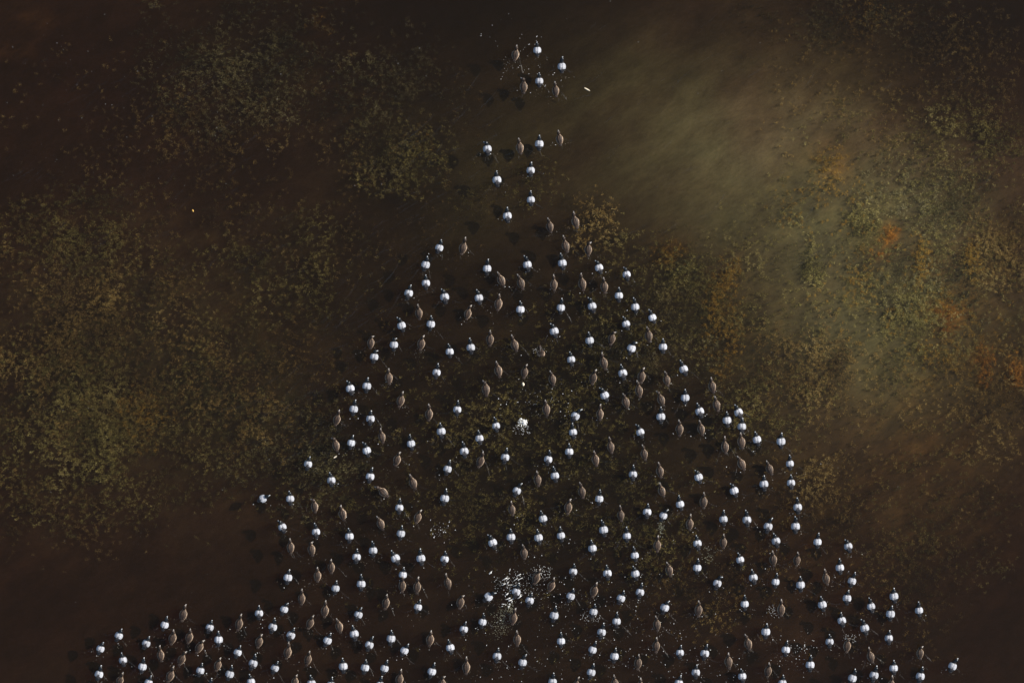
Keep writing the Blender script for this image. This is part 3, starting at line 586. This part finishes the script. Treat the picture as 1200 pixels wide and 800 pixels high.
# ------------------------------------------------------------------ ripples behind the ducks
RV, RF = [], []
def ridge(pts, w0, h0):
    n = len(pts); base = len(RV)
    for i, (x, y) in enumerate(pts):
        a = pts[max(0, i - 1)]; b = pts[min(n - 1, i + 1)]
        dx, dy = b[0] - a[0], b[1] - a[1]; L = math.hypot(dx, dy) or 1; nx_, ny_ = -dy / L, dx / L
        t = i / (n - 1); k = math.sin(math.pi * min(1, .12 + t * .86)) ** .6 * rr.uniform(.35, 1.2); w, h = w0 * (.5 + .7 * t) * k, h0 * k
        for q, zz in ((-1, -.003), (-.45, .7 * h), (0, h), (.45, .7 * h), (1, -.003)): RV.append((x + nx_ * w * q, y + ny_ * w * q, zz))
    for i in range(n - 1):
        for q in range(4):
            a = base + i * 5 + q; RF.append((a, a + 5, a + 6, a + 1))
for d in DUCKS:
    X, Y, rz = wx(d['x']), wy(d['y']), d['rz']
    fy, fx = math.cos(rz), -math.sin(rz)
    def loc(u, v): return (X + fy * u + fx * v, Y - fx * u * 1.0 + fy * v) if False else (X + u * math.cos(rz) - v * math.sin(rz), Y + u * math.sin(rz) + v * math.cos(rz))
    for sg in (-1, 1):
        if rr.random() < .22: continue
        L = rr.uniform(.12, .40); half = rr.uniform(.4, .9); u0, v0 = sg * .10, rr.uniform(-.12, .06); cv = rr.uniform(-.1, .7)
        pts = []
        for i in range(20):
            t = i / 19; s_ = L * t; th = half + cv * t
            pts.append(loc(u0 + sg * math.sin(th) * s_ + rr.gauss(0, .003), v0 - math.cos(th) * s_ + rr.gauss(0, .003)))
        ridge(pts, rr.uniform(.012, .024), rr.uniform(.005, .010))
    for k in range(rr.choice([0, 1, 1, 2])):          # kicked-up ripples straight behind
        u0 = rr.uniform(-.06, .06); v0 = -.17; a0 = rr.uniform(-.5, .5); L = rr.uniform(.05, .16)
        ridge([loc(u0 + math.sin(a0) * L * i / 7 + rr.gauss(0, .004), v0 - math.cos(a0) * L * i / 7) for i in range(8)], rr.uniform(.008, .015), rr.uniform(.005, .010))
    for k in range(rr.choice([1, 2, 3])):             # broken ripplets beside the body
        a0 = rr.uniform(1.6, 4.7); r0 = rr.uniform(.13, .24); sp = rr.uniform(.2, .5)
        ridge([loc(r0 * math.sin(a0 + sp * i / 6) * .85, r0 * math.cos(a0 + sp * i / 6)) for i in range(7)], rr.uniform(.006, .012), rr.uniform(.004, .008))
    if rr.random() < .3:            # bow arc
        r0 = rr.uniform(.10, .16); a0 = rr.uniform(-.9, .2)
        ridge([loc(r0 * math.sin(a0 + .9 * i / 8) * 1.3, .09 + r0 * math.cos(a0 + .9 * i / 8)) for i in range(9)], .010, .007)
for k in range(330):                # wind-drawn ripple lines along the flanks of the flock and over the upper left
    z_ = rr.random()
    if z_ < .55: t = rr.random(); px, py = 560 - 230 * t + rr.gauss(-25, 30), 120 + 430 * t + rr.gauss(0, 30)
    elif z_ < .8: px, py = rr.uniform(0, 330), rr.uniform(60, 330)
    else: px, py = rr.uniform(640, 1150), rr.uniform(20, 330)
    a = math.radians(rr.gauss(33, 9)); L = rr.uniform(.15, .8); c0 = rr.uniform(-.15, .15)
    pts = [(wx(px) + math.cos(a + c0 * i / 9) * L * (i / 9), wy(py) + math.sin(a + c0 * i / 9) * L * (i / 9)) for i in range(10)]
    ridge(pts, rr.uniform(.010, .020), rr.uniform(.003, .007))
me = make_mesh('wake_ripples', RV, RF, [M_RIPPLE], True)
tag(link('wake_ripples', me), 'thin glinting wake ripples behind the swimming ducks', 'ripples', kind='stuff')

# ------------------------------------------------------------------ foam and glint flecks, splashes, floating bits
OCT = np.array([(1, 0, 0), (0, 1, 0), (-1, 0, 0), (0, -1, 0), (0, 0, 1), (0, 0, -1)], dtype=float)
OF = np.array([(0, 1, 4), (1, 2, 4), (2, 3, 4), (3, 0, 4), (1, 0, 5), (2, 1, 5), (3, 2, 5), (0, 3, 5)])
def blobs(name, P, R, mtl, label, flat=.5, cat=None):
    P = np.asarray(P, float); R = np.asarray(R, float); n = len(P)
    a = rng.random(n) * 6.28; e = 0.55 + 1.0 * rng.random(n)
    o3 = OCT[None] * np.stack([R * e, R / e, R * flat], -1)[:, None]
    x = o3[..., 0] * np.cos(a)[:, None] - o3[..., 1] * np.sin(a)[:, None]; y = o3[..., 0] * np.sin(a)[:, None] + o3[..., 1] * np.cos(a)[:, None]
    V = np.stack([x, y, o3[..., 2]], -1) + P[:, None]
    F = (OF[None] + (np.arange(n) * 6)[:, None, None]).reshape(-1, 3)
    return tag(link(name, make_mesh(name, V.reshape(-1, 3), F, [mtl], True)), label, cat, kind='stuff')
P, R = [], []  # white bits modelled for floating foam and for sun glints on the water
def fleck(px, py, r, z=0.002): P.append((wx(px), wy(py), z)); R.append(r)
for d in DUCKS:
    busy = gauss(np.array(d['x']), np.array(d['y']), 680, 720, 170, 80) + .5 * gauss(np.array(d['x']), np.array(d['y']), 300, 760, 200, 50)
    for k in range(rr.choice([1, 2, 3, 4, 6]) + int(5 * busy)):
        u, v = rr.gauss(0, 6.5), abs(rr.gauss(0, 5)) + 4
        fleck(d['x'] + u - math.sin(d['rz']) * -v, d['y'] + v, rr.choice([.003, .004, .005, .007, .012]) * rr.uniform(.7, 1.1))
for cx, cy, sx, sy, n, mx_ in ((640, 470, 30, 12, 70, .013), (700, 740, 70, 40, 230, .012), (760, 760, 40, 30, 70, .012), (612, 790, 40, 20, 50, .012), (935, 758, 12, 8, 55, .011), (620, 690, 30, 16, 120, .012),
                            (515, 622, 9, 6, 30, .013), (840, 780, 30, 12, 50, .011), (660, 60, 260, 40, 40, .007), (110, 110, 90, 60, 90, .007), (230, 200, 130, 110, 60, .007), (120, 450, 150, 160, 50, .007), (600, 20, 10, 30, 12, .008),
                            (450, 60, 60, 60, 25, .008), (640, 600, 200, 130, 120, .009), (300, 680, 120, 60, 40, .007), (870, 740, 70, 40, 60, .010), (613, 72, 14, 12, 14, .010), (570, 45, 6, 16, 8, .010), (950, 520, 60, 60, 14, .008)):
    for k in range(n): fleck(rr.gauss(cx, sx), rr.gauss(cy, sy), mx_ * rr.choice([.25, .35, .45, .6, .95]) * rr.uniform(.8, 1.1))
blobs('foam_glint_flecks', P, R, M_FOAM, 'small white flecks of foam and sun glint scattered over the water between the ducks', .45, 'foam')
def foam_lobes(L, label):
    V, F = [], []
    for (px, py, r, st, rz_, h) in L:
        b = len(V); n = 14; X, Y = wx(px), wy(py); rad = [r * rr.uniform(.45, 1.15) for _ in range(n)]
        for ring, f in ((0, 1.0), (1, .62), (2, .28)):
            for q in range(n):
                a = 6.2832 * q / n; x, y = math.cos(a) * rad[q] * f * st, math.sin(a) * rad[q] * f / st
                V.append((X + x * math.cos(rz_) - y * math.sin(rz_), Y + x * math.sin(rz_) + y * math.cos(rz_), -.002 if ring == 0 else h * (1 - f) * rr.uniform(.4, 1.3) + .002))
        V.append((X, Y, h))
        for ring in (0, 1):
            for q in range(n): F.append((b + ring * n + q, b + ring * n + (q + 1) % n, b + (ring + 1) * n + (q + 1) % n, b + (ring + 1) * n + q))
        for q in range(0, n, 2): F.append((b + 2 * n + q, b + 2 * n + (q + 1) % n, b + 2 * n + (q + 2) % n, b + 3 * n))
    tag(link('foam_patch', make_mesh('foam_patch', V, F, [M_FOAM], True)), label, 'foam', kind='stuff')
def jit(px, py, q, r, st, rz_, h): return (px + rr.gauss(0, q), py + rr.gauss(0, q), r * rr.uniform(.5, 1.2), st * rr.uniform(.7, 1.2), rz_ + rr.gauss(0, .5), h)
foam_lobes([jit(613.5, 494, 1, .065, 1.4, .1, .04)] + [jit(613, 496, 4, .030, 1.3, .3, .02) for _ in range(12)], 'white foam dome over a duck that has just dived')
foam_lobes([jit(602, 685, 9, .032, 2.4, .65, .018) for _ in range(20)] + [jit(604 - 2 * k, 700 + 2.4 * k, .8, .03, 1.6, .9, .01) for k in range(5)] + [jit(592 - 2 * k, 708 + k, .8, .026, 1.7, .4, .01) for k in range(3)], 'torn white foam of the big splash with a curling tail')
foam_lobes([jit(610 + 3 * k, 60 - 2.2 * k, 1.4, .011, 1.7, .7, .006) for k in range(9)] + [jit(610, 78, 5, .010, 1.4, .2, .006) for _ in range(6)] + [jit(596 - 1.6 * k, 74 + 3 * k, 1.2, .007, 1.8, 1.1, .004) for k in range(8)], 'thin foam streaks among the leading ducks')
foam_lobes([jit(936, 758, 7, .012, 1.3, .3, .006) for _ in range(16)], 'loose foam raft between ducks in the lower right')
foam_lobes([jit(515, 621, 5, .013, 1.3, .3, .008) for _ in range(12)], 'loose foam raft left of the flock centre, low down')
P2, R2 = [], []
for d in DUCKS:
    for k in range(rr.choice([3, 5, 7, 9, 12])):
        a = rr.uniform(0, 6.283); q = rr.uniform(6, 17)
        P2.append((wx(d['x'] + math.cos(a) * q - 2), wy(d['y'] + 5 + abs(math.sin(a)) * q * .8), .001)); R2.append(rr.choice([.003, .004, .006, .008]))
blobs('floating_specks', P2, R2, M_SPECK, 'dull tan specks of weed and bubbles drifting around the ducks', .4, 'debris')
def splash(cx, cy, rx, ry, n, hmax, label, drop=(.006, .016)):
    Q, S = [], []
    for k in range(n):
        a = rr.random() * 6.283; q = rr.random() ** .7
        Q.append((wx(cx + rx * q * math.cos(a)), wy(cy + ry * q * math.sin(a)), .003 + hmax * (1 - q) * rr.random())); S.append(rr.uniform(*drop))
    blobs('splash', Q, S, M_FOAM, label, .8, 'splash')
splash(613, 494, 6.5, 3.5, 60, .05, 'white water mound where a duck has just dived', (.006, .016))
splash(612, 502, 12, 8, 75, .03, 'ring of spray below the diving mound', (.004, .010))
splash(604, 684, 26, 15, 150, .07, 'big splash of white spray in the lower middle of the flock', (.003, .009))
splash(634, 671, 14, 9, 90, .05, 'spray ring around the pinkish hen', (.004, .010))
splash(632, 411, 9, 4, 34, .03, 'little spray around the tipping hen', (.004, .008))
splash(908, 716, 10, 8, 70, .03, 'spray left of a hen at the lower right', (.004, .009))
splash(692, 722, 12, 10, 70, .03, 'spray behind a drake in the lower middle', (.004, .009))
splash(995, 748, 10, 6, 50, .03, 'spray arc above a hen near the bottom right', (.004, .008))
def cloud(cx, cy, rx, ry, n, z0, z1, label):
    Q, S = [], []
    for k in range(n):
        Q.append((wx(rr.gauss(cx, rx)), wy(rr.gauss(cy, ry)), -rr.uniform(z0, z1))); S.append(rr.uniform(.004, .012))
    blobs('silt_cloud', Q, S, M_SILT, label, .6, 'silt cloud')
cloud(598, 712, 3, 5, 90, .01, .05, 'pale trail of silt curling below the big splash')
cloud(590, 720, 5, 5, 150, .03, .12, 'milky silt puff under the curling trail')
cloud(587, 735, 6, 7, 160, .05, .20, 'fading greenish silt below the milky puff')
cloud(774.5, 617, 2, 4, 70, .01, .06, 'pale droppings cloud behind the drake with turned bill')
cloud(832, 652, 5, 6, 60, .02, .10, 'faint silt streak right of the lower middle')
def leafbit(px, py, ln, wd, rz, mtl, name, label, cat):
    n = 9; V, F = [], []
    for i in range(n):
        t = i / (n - 1); w = wd * math.sin(math.pi * (.06 + .88 * t)) ** .7; y = (t - .5) * ln; c_ = .006 * (2 * t - 1) ** 2
        V += [(-w, y, .004 + c_), (0, y, .002 + c_), (w, y, .004 + c_), (0, y, -.002 + c_)]
    for i in range(n - 1):
        for q in range(4): F.append((i * 4 + q, i * 4 + (q + 1) % 4, i * 4 + 4 + (q + 1) % 4, i * 4 + 4 + q))
    tag(link(name, make_mesh(name, V, F, [mtl], True), None, (wx(px), wy(py), .003), rz), label, cat)
leafbit(688, 105, .15, .020, 1.05, M_LEAF, 'floating_feather', 'pale feather floating right of the leading ducks', 'feather')
leafbit(393, 535, .09, .020, -1.0, M_LEAF, 'floating_leaf', 'pale leaf afloat on the left flank of the flock', 'leaf')
leafbit(226, 247, .06, .022, .4, M_GOLD, 'floating_leaf', 'tiny golden leaf afloat in the dark upper left', 'leaf')
leafbit(613, 450, .08, .035, .2, M_LEAF, 'floating_leaf', 'broad tan leaf below a hen in the middle of the flock', 'leaf')
